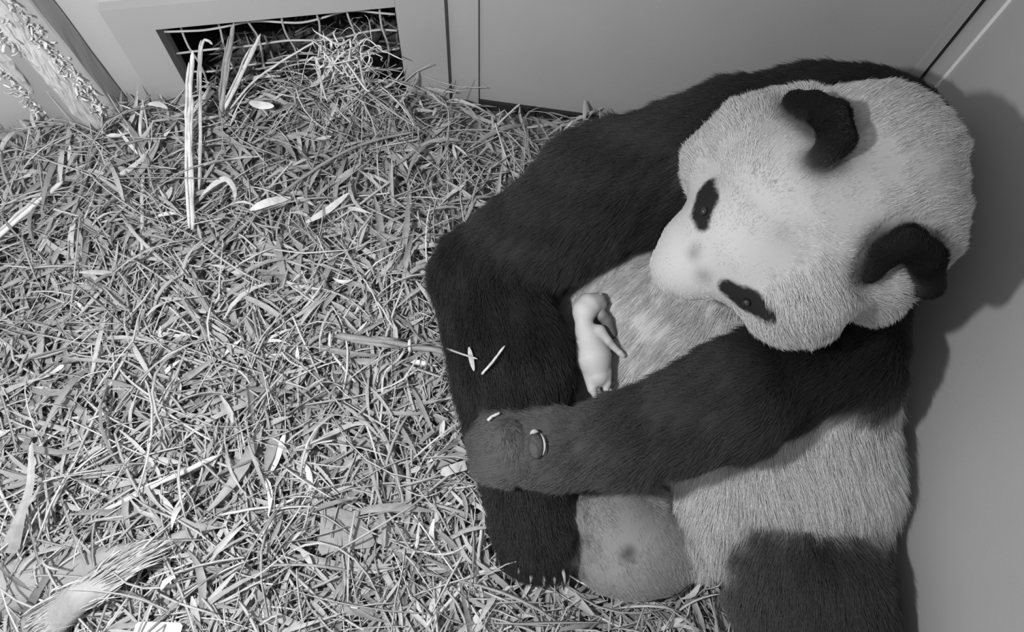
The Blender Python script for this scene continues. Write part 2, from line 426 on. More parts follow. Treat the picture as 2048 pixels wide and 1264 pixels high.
pc((1750, 520, .70), (1745, 585, .65), 80, 62, HW_*.95, k=.04, flow=((1700, 480, .7), (1780, 640, .6)), ln=.020, grp=1)
pc((1600, 246, .72), (1540, 244, .70), 70, 62, HW_, k=.04, flow=((1600, 300, .7), (1540, 180, .7)), ln=.020, grp=1)
# ears, cupped crescents standing on the head
def ear(pts, rs, rise, fr):
    Ps = [pan.hit(x, y, grp=(1,)) for x, y in pts]
    Ps = [p+np.array([0, 0, rise*f]) for p, f in zip(Ps, fr)]
    for i in range(len(Ps)-1):
        pan.cone(Ps[i], Ps[i+1], RP(rs[i], Ps[i]), RP(rs[i+1], Ps[i+1]), .007, .008, Ps[2]-0.5*(Ps[0]+Ps[-1]), .010, 2)
ear([(1585, 213), (1612, 232), (1645, 262), (1660, 300), (1638, 322)], (25, 30, 34, 33, 27), .034, (.3, .7, 1, .8, .1))
ear([(1738, 548), (1756, 520), (1793, 506), (1832, 530), (1852, 572)], (21, 29, 33, 35, 31), .034, (.1, .7, 1, .8, .2))
# markings and painted muzzle shading, fixed on the head
def mark(pts, r):
    Ps = [pan.hit(x, y, grp=(1,)) for x, y in pts]
    return [(Ps[i], Ps[i+1], RP(r[i], Ps[i]), RP(r[i+1], Ps[i+1])) for i in range(len(Ps)-1)]
MARKS = mark([(1408, 380), (1408, 410), (1406, 442)], (26, 38, 24)) + mark([(1460, 580), (1492, 600), (1528, 624)], (25, 36, 25))
GREYS = [(pan.hit(1388, 506, grp=(1,)), .022, .38), (pan.hit(1405, 552, grp=(1,)), .024, .34), (pan.hit(1560, 470, grp=(1,)), .03, .10), (pan.hit(1345, 590, grp=(1,)), .02, .25)]  # faint grey muzzle marks, plus shade under the mouth put into the colour
SOLE = pan.hit(1255, 1108, grp=(3,))
def panda_color(P):
    Pn = P+wob(P, 60, 11)*0.0025
    low = np.clip((.40-P[:, 2])/.1, 0, 1)[:, None]                # ragged white and black border on the flank
    sh, ln, fl = pan.attrs(Pn+wob(P, 110, 12)*.011*low, .008+.006*low[:, 0])
    for a, b, ra, rb in MARKS:
        ab = b-a; t = np.clip(((Pn-a)@ab)/(ab@ab), 0, 1); d = np.linalg.norm(Pn-a-t[:, None]*ab, axis=1)-(ra+(rb-ra)*t)
        w = np.clip(0.5-d/0.006, 0, 1); sh = sh*(1-w)+BK*w; ln = ln*(1-w*.4)
    w = np.clip(1.2-np.linalg.norm((Pn-SOLE)*np.array([1, 1.2, 1]), axis=1)/0.024, 0, 1); sh = sh*(1-w*.8)+BK*2*w*.8
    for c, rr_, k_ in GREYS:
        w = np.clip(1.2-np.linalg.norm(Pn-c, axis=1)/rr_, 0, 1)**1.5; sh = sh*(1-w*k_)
    return sh, ln, fl
pV, pQ = pan.mesh(0.0075)
pc0 = panda_color(pV)[0]
root_p = W(1500, 900, 0.0)
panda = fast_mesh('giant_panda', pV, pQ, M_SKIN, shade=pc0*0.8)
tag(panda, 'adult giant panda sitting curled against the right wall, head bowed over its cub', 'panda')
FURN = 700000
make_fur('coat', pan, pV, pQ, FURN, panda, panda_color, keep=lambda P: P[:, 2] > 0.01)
def ellipsoid(c, axes, r, n=14, m=20):
    """axes: rows are unit axes"""
    V, Fs = [], []
    for i in range(n+1):
        th = math.pi*i/n
        for j in range(m):
            ph = 2*math.pi*j/m
            q = np.array([math.sin(th)*math.cos(ph)*r[0], math.sin(th)*math.sin(ph)*r[1], math.cos(th)*r[2]]); V.append(c+q@axes)
    for i in range(n):
        for j in range(m): Fs.append((i*m+j, i*m+(j+1) % m, (i+1)*m+(j+1) % m, (i+1)*m+j))
    return V, Fs
I3 = np.eye(3)
for x, y in ((1410, 424), (1494, 603)):
    p = pan.hit(x, y, grp=(1,)); n = pan.grad(p[None])[0]
    link_mesh('eye', *ellipsoid(p+n*0.002, I3, (.0075, .0075, .0075)), M_EYE, panda)
npos = W(1375, 560, .61); link_mesh('nose', *ellipsoid(npos-np.array([0, 0, .035]), I3, (.020, .024, .016)), M_NOSE, panda)
for x, y, x2, y2 in ((1086, 1146, 1088, 1172), (1124, 1134, 1130, 1168), (1107, 1150, 1109, 1168), (1062, 1148, 1061, 1166), (1040, 1134, 1036, 1150)):
    a = pan.hit(x, y, push=.008); b = W(x2, y2, a[2]-.022); m = (a+b)/2+np.array([0, 0, .010])
    link_mesh('claw', *tube(smooth_path([a, m, b], 3), [.0042, .0044, .0042, .004, .0032, .0022, .0008], 8), M_CLAW, panda)
pp = pan.hit(1072, 893); pn = pan.grad(pp[None])[0]
pu = -np.cross(pn, [0, 1, 0]); pu /= np.linalg.norm(pu); pw_ = np.cross(pn, pu)
pad = link_mesh('paw_pad', *ellipsoid(pp+pn*.008, np.array([pu, pw_, pn]), (RP(16, pp), RP(26, pp), .006)), M_PAD, panda)
def ring(a0, a1, rr, lab):
    pts = [pp+pn*.014+pu*math.cos(t)*RP(18, pp)+pw_*math.sin(t)*RP(28, pp) for t in np.linspace(a0, a1, 12)]
    prof = [rr*max(.15, math.sin(math.pi*(i+.4)/11.8)) for i in range(12)]
    return link_mesh('pad_rim', *tube(pts, prof, 8), M_PADRIM, pad)
ring(-0.8, 1.0, .0024, ''); ring(1.2, 2.2, .005, '')

# ------------------------------------------------------------------ cub lying on the belly
cub = Body()
def on(px, py, lift):                                   # a point lift metres above the mother's coat
    p = pan.hit(px, py); d = ray(px, py); return p-d*lift
CZ = .035
def cc(a, b, ra, rb, shade, k=.012, ln=.004, flow=None):
    A = on(*a); B = on(*b); cub.cone(A, B, RP(ra, A), RP(rb, B), shade, k, flow, ln)
CW = 0.44
base = [on(1184, 610, .05), on(1195, 700, .05), on(1205, 755, .05)]
def ci(x, y, dz=0.0):
    z = np.interp(y, [600, 700, 790], [b[2] for b in base])+dz; return W(x, y, z)
def cb_(a, b, ra, rb, sh=CW, k=.012, ln=.0035):
    A = ci(*a); B = ci(*b); cub.cone(A, B, RP(ra, A), RP(rb, B), sh, k, None, ln)
cb_((1178, 611, .006), (1170, 622, .010), 25, 24)            # head
cb_((1196, 602, .000), (1200, 608, -.002), 17, 15, CW*.55)    # muzzle turned to the belly, its shaded side put into darker grey
cb_((1163, 618, .012), (1167, 650, .010), 14, 17)             # nape
cb_((1176, 672, .008), (1186, 716, .010), 26, 35)             # chest and back
cb_((1186, 716, .010), (1195, 750, .006), 35, 25)             # hips
cb_((1198, 664, .018), (1214, 682, .018), 15, 10, CW, .008)   # arm
cb_((1214, 682, .018), (1240, 706, .010), 9, 5.5, CW, .006)
cb_((1240, 706, .010), (1246, 711, .008), 6, 5, CW, .004)
cb_((1181, 752, .006), (1184, 778, .006), 14, 9, CW, .006)    # hind legs
cb_((1184, 778, .006), (1190, 791, .004), 8, 6, CW, .004)
cb_((1211, 744, .008), (1214, 766, .006), 13, 9, CW, .006)
cb_((1214, 766, .006), (1212, 780, .002), 8, 6, CW, .004)
cb_((1205, 632, .000), (1214, 640, -.004), 12, 10, CW*.30, .006)  # dark shoulder and ear, plus the cub's shadow shaped as dark lumps
cb_((1215, 646, -.006), (1224, 668, -.008), 12, 10, CW*.18, .008)
cV, cQ = cub.mesh(0.0028)
def cub_color(P): return cub.attrs(P, .004)
cubo = fast_mesh('panda_cub', cV, cQ, M_CUBSKIN, shade=cub_color(cV)[0])
tag(cubo, 'tiny pale newborn panda cub lying on the adult panda\'s white belly between its arms', 'panda cub')
make_fur('down', cub, cV, cQ, 26000, cubo, cub_color, rad=.00022, lift=.5, seed=9, jit=.2, clump=.1)
ep = ci(1200, 590, .012); link_mesh('ear', *ellipsoid(ep, I3, (.006, .005, .007)), M_CUBSKIN, cubo, shade=[.3]*(15*20))
ep = ci(1216, 607, -.002); link_mesh('nose', *ellipsoid(ep, I3, (.004, .004, .003)), M_NOSE, cubo)

# ------------------------------------------------------------------ straw bedding
def inside_room(P):
    x = P[:, :2]
    return ((x-A0)@nA > 0.004) & ((x-B0)@nB > 0.014) & ((x-B1)@nR > 0.012)
gx = np.arange(-2.1, R1[0]+.1, .035); gy = np.arange(-.45, 1.75, .035)
GX, GY = np.meshgrid(gx, gy, indexing='ij'); mv = np.stack([GX.ravel(), GY.ravel(), (hf(GX, GY)-.02).ravel()], 1)
ok = inside_room(mv).reshape(GX.shape)
ni, nj = GX.shape; ii, jj = np.meshgrid(np.arange(ni-1), np.arange(nj-1), indexing='ij')
okc = ok[:-1, :-1] & ok[1:, :-1] & ok[1:, 1:] & ok[:-1, 1:]
ii, jj = ii[okc], jj[okc]
mq = np.stack([ii*nj+jj, (ii+1)*nj+jj, (ii+1)*nj+jj+1, ii*nj+jj+1], 1)
used = np.unique(mq); rem = -np.ones(len(mv), int); rem[used] = np.arange(len(used))

def blades(n, kind, seed, region, hmul=1.0, zoff=(0, .03), L=(.05, .13), Wd=(.003, .009), pitch=.22, sh=(.25, .75), steep=0.0):
    """flat dry leaves ('leaf') or split stems ('stem'); returns verts, quads, shade"""
    r = np.random.default_rng(seed)
    P = region(r, n); n = len(P)
    az = r.uniform(0, 2*np.pi, n); pt = r.normal(0, pitch*.8, n)
    st = r.random(n) < steep; pt[st] = r.uniform(.6, 1.35, st.sum())
    ln = r.uniform(L[0], L[1], n)*(0.75+.5*r.random(n)); wd = r.uniform(Wd[0], Wd[1], n)
    if steep: ln[st] *= .8
    D = np.stack([np.cos(az)*np.cos(pt), np.sin(az)*np.cos(pt), np.sin(pt)], 1)
    z = hf(P[:, 0], P[:, 1])+r.uniform(*zoff, n)*hmul+np.where(st, ln*.35, 0)
    C = np.concatenate([P, z[:, None]], 1)
    side = np.cross(D, [0, 0, 1]); side /= np.linalg.norm(side, axis=1, keepdims=True)
    up = np.cross(side, D)
    roll = r.normal(0, .5, n); sd = side*np.cos(roll)[:, None]+up*np.sin(roll)[:, None]; nm = np.cross(D, sd)
    cu = r.normal(0, .10, n)*ln; cs = r.normal(0, .075, n)*ln
    K = 6; S = np.linspace(-.5, .5, K)
    kink = np.where(r.random(n) < .3, r.normal(0, .25, n), 0)
    ctr = C[:, None]+D[:, None]*(S[None, :, None]*ln[:, None, None])+up[:, None]*((.25-S**2)[None, :, None]*4*cu[:, None, None]) \
        + side[:, None]*((.25-S**2)[None, :, None]*4*cs[:, None, None])+side[:, None]*(np.clip(S-.1, 0, 1)[None, :, None]*(kink*ln)[:, None, None])
    if kind == 'leaf': prof = np.array([.25, .85, 1, .85, .5, .04])
    else: prof = np.array([.8, 1, 1, 1, .95, .75])
    tw = r.normal(0, .5, n)[:, None]*S[None]
    sv = sd[:, None]*np.cos(tw)[..., None]+nm[:, None]*np.sin(tw)[..., None]; nv_ = np.cross(D[:, None], sv)
    hw = .5*wd[:, None, None]*prof[None, :, None]
    ridge = nv_*hw*(0.4 if kind == 'leaf' else 1.0)
    X = np.stack([ctr-sv*hw, ctr+ridge, ctr+sv*hw], 2)           # n,K,3,3: a folded strip
    base_i = (np.arange(n)*K*3)[:, None]
    q = []
    for k in range(K-1):
        for c in range(2): q.append([k*3+c, k*3+c+1, (k+1)*3+c+1, (k+1)*3+c])
    if kind == 'stem':
        for k in range(K-1): q.append([k*3+2, k*3, (k+1)*3, (k+1)*3+2])
    Qd = (base_i[:, None]+np.array(q)[None]).reshape(-1, 4)
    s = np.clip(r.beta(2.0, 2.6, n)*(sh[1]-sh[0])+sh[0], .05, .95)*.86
    # leave out what would stick through walls, or through the panda
    flat = ctr.reshape(-1, 3)
    good = inside_room(flat).reshape(n, K).all(1)
    inp = np.zeros(n*K, bool)
    for i in range(0, n*K, 200000): inp[i:i+200000] = pan.sdf(flat[i:i+200000]) < -.012
    good &= ~inp.reshape(n, K).any(1)
    good &= (flat[:, 2].reshape(n, K) > .004).all(1)
    gi = np.nonzero(good)[0]; X = X[gi]; s = s[gi]; n2 = len(gi)
    Qd = ((np.arange(n2)*K*3)[:, None, None]+np.array(q)[None]).reshape(-1, 4)
    return X.reshape(-1, 3), Qd, np.repeat(s, K*3)
def reg_all(r, n):
    px = r.uniform(-160, 1900, n*2); py = r.uniform(150, 1420, n*2); d = np.stack([px-IW/2, -(py-IH/2), -F+0*px], 1)@C2W.T
    t = (0.08-CAM_H)/d[:, 2]; P = (CAM+d*t[:, None])[:, :2]
    return P[:n]
heap_c = W(650, 175, .12)[:2]
def reg_heap(r, n):
    return heap_c+r.normal(size=(n, 2))*np.array([.17, .07])
def cat_blades(lst):
    V, Q, S = [], [], []; b = 0
    for v, q, s in lst: V.append(v); Q.append(q+b); S.append(s); b += len(v)
    return np.concatenate(V), np.concatenate(Q), np.concatenate(S)
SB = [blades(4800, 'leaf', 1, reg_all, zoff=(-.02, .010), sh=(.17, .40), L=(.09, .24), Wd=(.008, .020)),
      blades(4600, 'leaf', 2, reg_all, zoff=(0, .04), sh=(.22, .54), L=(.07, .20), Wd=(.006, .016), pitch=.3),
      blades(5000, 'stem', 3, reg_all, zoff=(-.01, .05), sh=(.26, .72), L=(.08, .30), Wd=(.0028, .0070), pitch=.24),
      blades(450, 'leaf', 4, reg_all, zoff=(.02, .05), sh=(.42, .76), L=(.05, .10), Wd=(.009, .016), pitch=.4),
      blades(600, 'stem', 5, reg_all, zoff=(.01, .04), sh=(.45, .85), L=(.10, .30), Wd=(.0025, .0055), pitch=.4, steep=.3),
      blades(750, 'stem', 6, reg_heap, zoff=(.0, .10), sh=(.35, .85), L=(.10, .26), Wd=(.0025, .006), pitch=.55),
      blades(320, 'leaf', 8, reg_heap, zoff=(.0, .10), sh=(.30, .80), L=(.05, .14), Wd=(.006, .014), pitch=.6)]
def reg_edge(r, n):
    P = np.stack([r.uniform(-2.1, 1.0, n*6), r.uniform(-.45, 1.7, n*6)], 1); v = np.concatenate([P, np.full((len(P), 1), .08)], 1)-CAM
    c = v@C2W; px = IW/2-F*c[:, 0]/c[:, 2]; py = IH/2+F*c[:, 1]/c[:, 2]; return P[(px < -120) | (py > 1380)][:n]
SB.append(blades(3200, 'leaf', 51, reg_edge, zoff=(0, .035), sh=(.2, .5), L=(.08, .22), Wd=(.007, .018)))
SB.append(blades(2200, 'stem', 52, reg_edge, zoff=(0, .04), sh=(.26, .7), L=(.08, .28), Wd=(.003, .007)))
SB.append(blades(260, 'leaf', 41, reg_all, zoff=(.0, .035), sh=(.22, .45), L=(.12, .24), Wd=(.016, .028), pitch=.2))
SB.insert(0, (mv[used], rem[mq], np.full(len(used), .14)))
v, q, s = cat_blades(SB)
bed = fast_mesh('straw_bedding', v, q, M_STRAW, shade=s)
tag(bed, 'deep loose bedding of dry straw, grass and bamboo leaves covering the floor', 'straw', kind='stuff')

# straw lying beyond the hatch
def strip_blades_outside():
    r = np.random.default_rng(21); n = 220; V, Q, S = [], [], []
    for i in range(n):
        s_ = r.uniform(s0-.05, s1+.1); dd = r.uniform(.06, .5); p = Apt(s_)-nA*dd
        z = .02+.14*(s_-s0)/(s1-s0)+r.uniform(0, .06); az = r.uniform(0, 6.28); L = r.uniform(.05, .14); pt = r.normal(0, .3)
        D = np.array([math.cos(az)*math.cos(pt), math.sin(az)*math.cos(pt), math.sin(pt)])*L/2; sd = np.cross(D, [0, 0, 1]); sd = sd/np.linalg.norm(sd)*r.uniform(.0015, .004)
        c = np.array([p[0], p[1], z]); b = len(V)
        V += [c-D-sd, c-D+sd, c+D+sd, c+D-sd]; Q.append((b, b+1, b+2, b+3)); S += [r.uniform(.08, .35)]*4
    return V, Q, S
v, q, s = strip_blades_outside()
o = link_mesh('outside_straw', v, q, M_STRAW, shade=s, smooth=False); tag(o, 'thin scatter of straw lying in the dark behind the wire mesh', 'straw', kind='stuff')

# ------------------------------------------------------------------ single stalks and leaves that stand out
def lay(px, py, lift=.045):
    z = .1
    for _ in range(6):
        p = W(px, py, z); z = float(hf(p[0], p[1]))+lift
    return W(px, py, z)
def pt(q):
    if len(q) == 2: return lay(*q)
    if q[2] == 'wall': return onA(q[0], q[1], q[3])
    if q[2] == 'fur': return pan.hit(q[0], q[1], push=-q[3])
    if q[2] == 'lift': return lay(q[0], q[1], q[3])
    return W(*q)
def finish(o, label, cat, group=None):
    return tag(o, label, cat, group)
def local(vf):
    V = np.array(vf[0]); b = V.mean(0); b[2] = V[:, 2].min(); return (V-b, vf[1]), b
def stalk(name, label, pts, wpx, shade, cat='stalk', split=False):
    P = smooth_path([pt(q) for q in pts], 5); r = RP(wpx/2, P[len(P)//2])
    n = len(P); q = np.random.default_rng(int(abs(pts[0][0])*7+abs(pts[0][1]))); side = unit(np.cross(P[-1]-P[0], CAM-P[0])); parts = []; sh = []
    for k in range(3 if wpx >= 9 else 1):                       # broad stalks are split lengthwise into strands
        a, b_ = (0, 1.0) if k == 0 else sorted((q.uniform(0, .5), q.uniform(.55, 1)))
        i0, i1 = int(a*(n-1)), max(int(b_*(n-1)), int(a*(n-1))+2); i1 = min(i1, n-1); seg = P[i0:i1+1]
        off = side*r*(0 if k == 0 else (.62 if k == 1 else -.62))+np.array([0, 0, r*.25*k])
        m = len(seg); rr = [r*(.72 if wpx >= 9 and k == 0 else .42 if k else 1)*(1-.2*i/m)*q.uniform(.85, 1.12) for i in range(m)]; rr[-1] *= .25; rr[0] *= .5
        v, f = tube([p+off+q.normal(0, r*.10, 3) for p in seg], rr, 7); bb = sum(len(x[0]) for x in parts); parts.append((v, f))
        base = shade*.74*(1 if k == 0 else q.uniform(.7, 1.0)); sh += list(np.repeat(base*q.uniform(.8, 1.1, m), 7))
    vf, b = local(join(parts))
    o = link_mesh(name, vf[0], vf[1], M_STRAW, None, True, sh); o.location = b
    return finish(o, label, cat)
def leaf(name, label, pts, wpx, shade, cat='leaf', prof=None, fold=.12):
    P = smooth_path([pt(q) for q in pts], 5); n = len(P); r = RP(wpx/2, P[n//2]); V, Fs = [], []
    for i, p in enumerate(P):
        t = P[min(i+1, n-1)]-P[max(i-1, 0)]; t = t/np.linalg.norm(t)
        view = CAM-p; view /= np.linalg.norm(view); view = view+np.array([.15, .1, .4]); sd = np.cross(t, view); sd /= np.linalg.norm(sd); up = np.cross(sd, t)
        u = i/(n-1); w = r*((math.sin(math.pi*min(max(u, .03), .985)))**.6 if prof is None else np.interp(u, *prof))
        for k, (a, c) in enumerate(((-1, 0), (0, fold), (1, 0))):
            V.append(p+sd*a*w+up*c*w)
        for k, (a, c) in enumerate(((1, -.0), (0, fold), (-1, -.0))):
            V.append(p+sd*a*w+up*(c*w-.0010))
    for i in range(n-1):
        for k in range(6): Fs.append((i*6+k, i*6+(k+1) % 6, (i+1)*6+(k+1) % 6, (i+1)*6+k))
    Fs.append((0, 1, 2, 3, 4, 5)); e = (n-1)*6; Fs.append((e+5, e+4, e+3, e+2, e+1, e))
    vf, b = local((V, Fs))
    o = link_mesh(name, vf[0], vf[1], M_STRAW, None, False, [shade*.70*(1-.12*((i//6) % 3 == 1)) for i in range(len(V))]); o.location = b
    return finish(o, label, cat)
S_ = 'straw_stalk'; L_ = 'dry_leaf'
stalk(S_, 'thick pale straw stalk slanting in from the left edge below the wooden post', [(-30, 495), (60, 418), (124, 362)], 15, .80)
stalk(S_, 'thick pale straw stalk lying diagonally above the frayed branch', [(190, 1030), (320, 965), (442, 908)], 13, .78)
stalk(S_, 'tall broad pale stalk standing upright in front of the hatch\'s left side', [(385, 460), (378, 300, .22), (380, 190, .33), (386, 100, .42)], 15, .80)
stalk(S_, 'tall thin stalk leaning against the broad upright one, its top bent over', [(398, 380), (400, 240, .25), (400, 130, .38), (407, 82, .43), (425, 88, .43)], 9, .62)
stalk(S_, 'grey upright stalk poking through the wire mesh at the hatch', [(440, 235), (452, 140, 'wall', .06), (468, 45, 'wall', .03)], 14, .42)
stalk(S_, 'bright straight stalk leaning right across the wire mesh, crossing the grey one', [(446, 225), (490, 130, 'wall', .07), (522, 68, 'wall', .03)], 11, .80)
stalk(S_, 'long thin arching straw rising from the heap toward its tangled top', [(460, 218), (505, 165, .24), (560, 125, .29), (635, 80, .34)], 5, .75)
stalk(S_, 'slim upright stalk with a kink standing right of the wooden post', [(284, 500), (284, 400, .16), (288, 310, .20), (280, 260, .22), (286, 205, .25)], 8, .72)
stalk(S_, 'forked slim stalk leaning on the kinked upright stalk', [(290, 330, .19), (268, 280, .21), (246, 245, .21)], 6, .68)
stalk(S_, 'long dark thin stem running up to the right across the straw heap', [(420, 520), (500, 440), (620, 345, 'lift', .07), (720, 290, 'lift', .07), (835, 262, 'lift', .06)], 7, .34)
stalk(S_, 'long thin straight stem crossing the lower left straw above the frayed branch', [(84, 1066), (135, 950), (205, 800), (255, 705)], 6, .55)
stalk(S_, 'long thin curved stem running down to the bottom edge beside the frayed branch', [(478, 1030), (560, 1120), (630, 1190), (680, 1232), (780, 1290)], 6, .55)
stalk(S_, 'twisted pale stem pointing at the claws of the black hind foot', [(850, 1255), (915, 1185), (935, 1155), (1003, 1132)], 8, .72)
stalk(S_, 'thin stem bent double beside the black forearm above the grey bamboo stem', [(660, 665), (662, 700), (690, 740), (712, 765)], 6, .75)
stalk(S_, 'thin pale stem hanging down from the node of the grey bamboo stem', [(812, 692), (800, 715), (768, 750), (765, 800), (760, 850)], 6, .68)
stalk(S_, 'short pale stem standing at the back wall baseboard', [(985, 258), (1015, 230, .12), (1040, 208, .16)], 5, .62)
stalk(S_, 'short bent pale stem touching the panda\'s black shoulder by the back wall', [(1112, 290), (1128, 262, .12), (1148, 240, .14)], 6, .66)
stalk(S_, 'slanting brown-grey stem below the grey bamboo stem near the black elbow', [(737, 832), (770, 880), (792, 945), (808, 1012)], 12, .42)
stalk(S_, 'upright pale stub left of the black hind foot', [(950, 1165), (957, 1110), (963, 1055)], 8, .62)
stalk(S_, 'thin pale straw fork under the diagonal stalk in the middle of the bedding', [(440, 1030), (505, 1018), (560, 1010), (592, 994)], 6, .72)
bs = stalk('bamboo_stem', 'thick grey bamboo stem with a node lying against the black elbow', [(672, 672, 'lift', .06), (770, 684, 'lift', .07), (905, 708, 'lift', .07)], 22, .34, 'stem')
_n = pt((820, 691, 'lift', .069)); _b = np.array(bs.location)
vf = tube([_n+np.array([-.004, 0, 0])-_b, _n-_b, _n+np.array([.004, 0, 0])-_b], [RP(12, _n), RP(14.5, _n), RP(12, _n)], 12)
link_mesh('node_ring', vf[0], vf[1], M_STRAW, bs, True, [.6]*len(vf[0]))
leaf(L_, 'long grey-green blade curving down along the panda\'s black elbow', [(832, 562, 'lift', .08), (868, 612, 'lift', .09), (890, 670, 'lift', .09), (925, 770, 'lift', .05)], 13, .50)
leaf(L_, 'bright lance-shaped leaf lying on top of the straw mound', [(612, 445, 'lift', .06), (655, 420, 'lift', .065), (697, 386, 'lift', .06)], 13, .80)
leaf(L_, 'small bright leaf beside the foot of the wooden post', [(163, 268, .16), (190, 266, .17), (215, 264, .17)], 15, .85)
leaf(L_, 'bright curled leaf at the bottom of the wire mesh', [(498, 204, .22), (520, 210, .23), (548, 212, .23)], 16, .85)
leaf(L_, 'small bright narrow leaf left of centre low in the bedding', [(542, 945), (555, 910), (570, 865)], 14, .80)
leaf(L_, 'long pale narrow leaf below the grey bamboo stem', [(610, 905), (640, 880), (700, 850), (735, 848)], 10, .5)
leaf(L_, 'large flat grey leaf lying low between the frayed branch and the black hind foot', [(640, 1060, 'lift', .04), (690, 1062, 'lift', .045), (748, 1088, 'lift', .045)], 96, .34, prof=([0, .05, .6, 1], [.8, 1, .75, .1]), fold=.03)
leaf(L_, 'small square pale leaf piece right of the large flat grey leaf', [(775, 1048, 'lift', .05), (772, 1070, 'lift', .05), (764, 1090, 'lift', .05)], 28, .45, prof=([0, .1, .9, 1], [.5, 1, .9, .7]), fold=.05)
leaf(L_, 'folded pale leaf chip beside the panda\'s resting paw', [(882, 948, 'lift', .07), (905, 938, 'lift', .08), (932, 930, 'lift', .08)], 20, .62, prof=([0, .2, .9, 1], [.3, .9, 1, .9]))
leaf(L_, 'arched pale leaf beside the broad upright stalk', [(402, 392), (428, 368, 'lift', .07), (452, 358, 'lift', .08), (468, 378, 'lift', .07), (470, 400)], 11, .70)
leaf(L_, 'bright crumpled leaf clinging to the long dark thin stem', [(500, 420, 'lift', .07), (535, 405, 'lift', .08), (582, 395, 'lift', .07)], 16, .80)
leaf(L_, 'broad upright grey leaf sheath standing above the dark end of the frayed branch', [(18, 1105, 'lift', .06), (38, 1040, 'lift', .10), (60, 970, 'lift', .12), (62, 890, 'lift', .13)], 24, .50, prof=([0, .15, .4, .8, 1], [1.5, 1.2, .7, .5, .2]))
leaf(L_, 'small bright hooked leaf lying on the frayed branch', [(322, 1180, 'lift', .08), (330, 1165, 'lift', .09), (350, 1152, 'lift', .09)], 10, .85)
leaf(L_, 'bright pale wood chip at the bottom edge right of the frayed branch', [(268, 1262, 'lift', .06), (310, 1262, 'lift', .06), (362, 1264, 'lift', .06)], 34, .85, 'chip', prof=([0, .1, .9, 1], [.7, 1, 1, .7]), fold=.1)
stalk(S_, 'longest of the three straw bits caught on the panda\'s black forearm', [(963, 749, 'fur', .022), (985, 724, 'fur', .024), (1010, 691, 'fur', .022)], 6, .62)
leaf(L_, 'small leaf bit hanging on the black forearm at the end of the bamboo stem', [(938, 694, 'fur', .022), (942, 716, 'fur', .024), (948, 742, 'fur', .022)], 10, .55)
stalk(S_, 'shortest straw bit, on black fur just above the panda\'s resting paw', [(975, 841, 'fur', .022), (986, 832, 'fur', .024), (1000, 826, 'fur', .022)], 7, .66)
stalk(S_, 'thin straw reaching from the bamboo stem onto the black forearm', [(870, 688, 'lift', .10), (915, 705, 'fur', .03), (955, 718, 'fur', .026)], 5, .5)

# ------------------------------------------------------------------ wooden post with shredded bark
zP = .20
cl_, cc_, cr_ = W(92, 222, zP), W(182, 256, zP), W(250, 232, zP)
for c in (cl_, cc_, cr_): c[2] = 0
def toA(p, off): q = p.copy(); q[:2] -= nA*(((p[:2]-A0)@nA)-off); return q
c4 = toA(cl_, .006); c5 = toA(cr_, .006)
LEAN = -.05*uA[0]; LEANY = -.05*uA[1]
def post_mesh():
    V, Fs = [], []; n = 24; r = np.random.default_rng(5)
    cs = [cl_, cc_, cr_, c5, c4]; ring_ = []
    for i in range(5):
        a, b = cs[i], cs[(i+1) % 5]
        for t in (0.04, .3, .6, .9, .96): ring_.append(a+(b-a)*t)
    m = len(ring_); ctr = sum(cs)/5
    for k in range(n+1):
        z = 1.45*k/n
        for p in ring_:
            w = 1+r.normal(0, .008); q = ctr+(p-ctr)*w; V.append((q[0]+LEAN*z, q[1]+LEANY*z, z))
    for k in range(n):
        for i in range(m): Fs.append((k*m+i, k*m+(i+1) % m, (k+1)*m+(i+1) % m, (k+1)*m+i))
    Fs.append(tuple(range(m))[::-1]); Fs.append(tuple(n*m+i for i in range(m)))
    return V, Fs
vf = post_mesh(); pctr = (cl_+cr_)/2; pctr[2] = 0
post = link_mesh('wooden_post', np.array(vf[0])-pctr, vf[1], M_WALL, None, False); post.location = pctr
tag(post, 'upright peeled wooden post with shredded bark beside the hatch', 'post')
def shreds(lines, n, seed, L=(.01, .035), spread=.008):
    r = np.random.default_rng(seed); V, Fs, S = [], [], []
    for _ in range(n):
        a, b, out = lines[r.integers(len(lines))]; t = r.random(); p = a+(b-a)*t+r.normal(0, spread, 3)
        d = unit(r.normal(size=3)*.8+out*.7+unit(b-a)*r.normal(0, .9)); ln = r.uniform(*L); w = r.uniform(.0015, .006)
        cv = unit(r.normal(size=3)); pts = [p+d*ln*u+cv*ln*.5*math.sin(2.6*u) for u in np.linspace(0, 1, 6)]
        v, f = tube(pts, [w, w, w*.9, w*.8, w*.6, w*.2], 5, .35); bb = len(V); V += v; Fs += [tuple(i+bb for i in q) for q in f]; S += [r.uniform(.45, .85)]*len(v)
    return V, Fs, S
up = np.array([0, 0, 1.]); pm = (c4+c5)/2; oL = unit(cl_-pm); oR = unit(cr_-pm); oC = unit(cc_-pm)
upL = np.array([LEAN, LEANY, 1.])
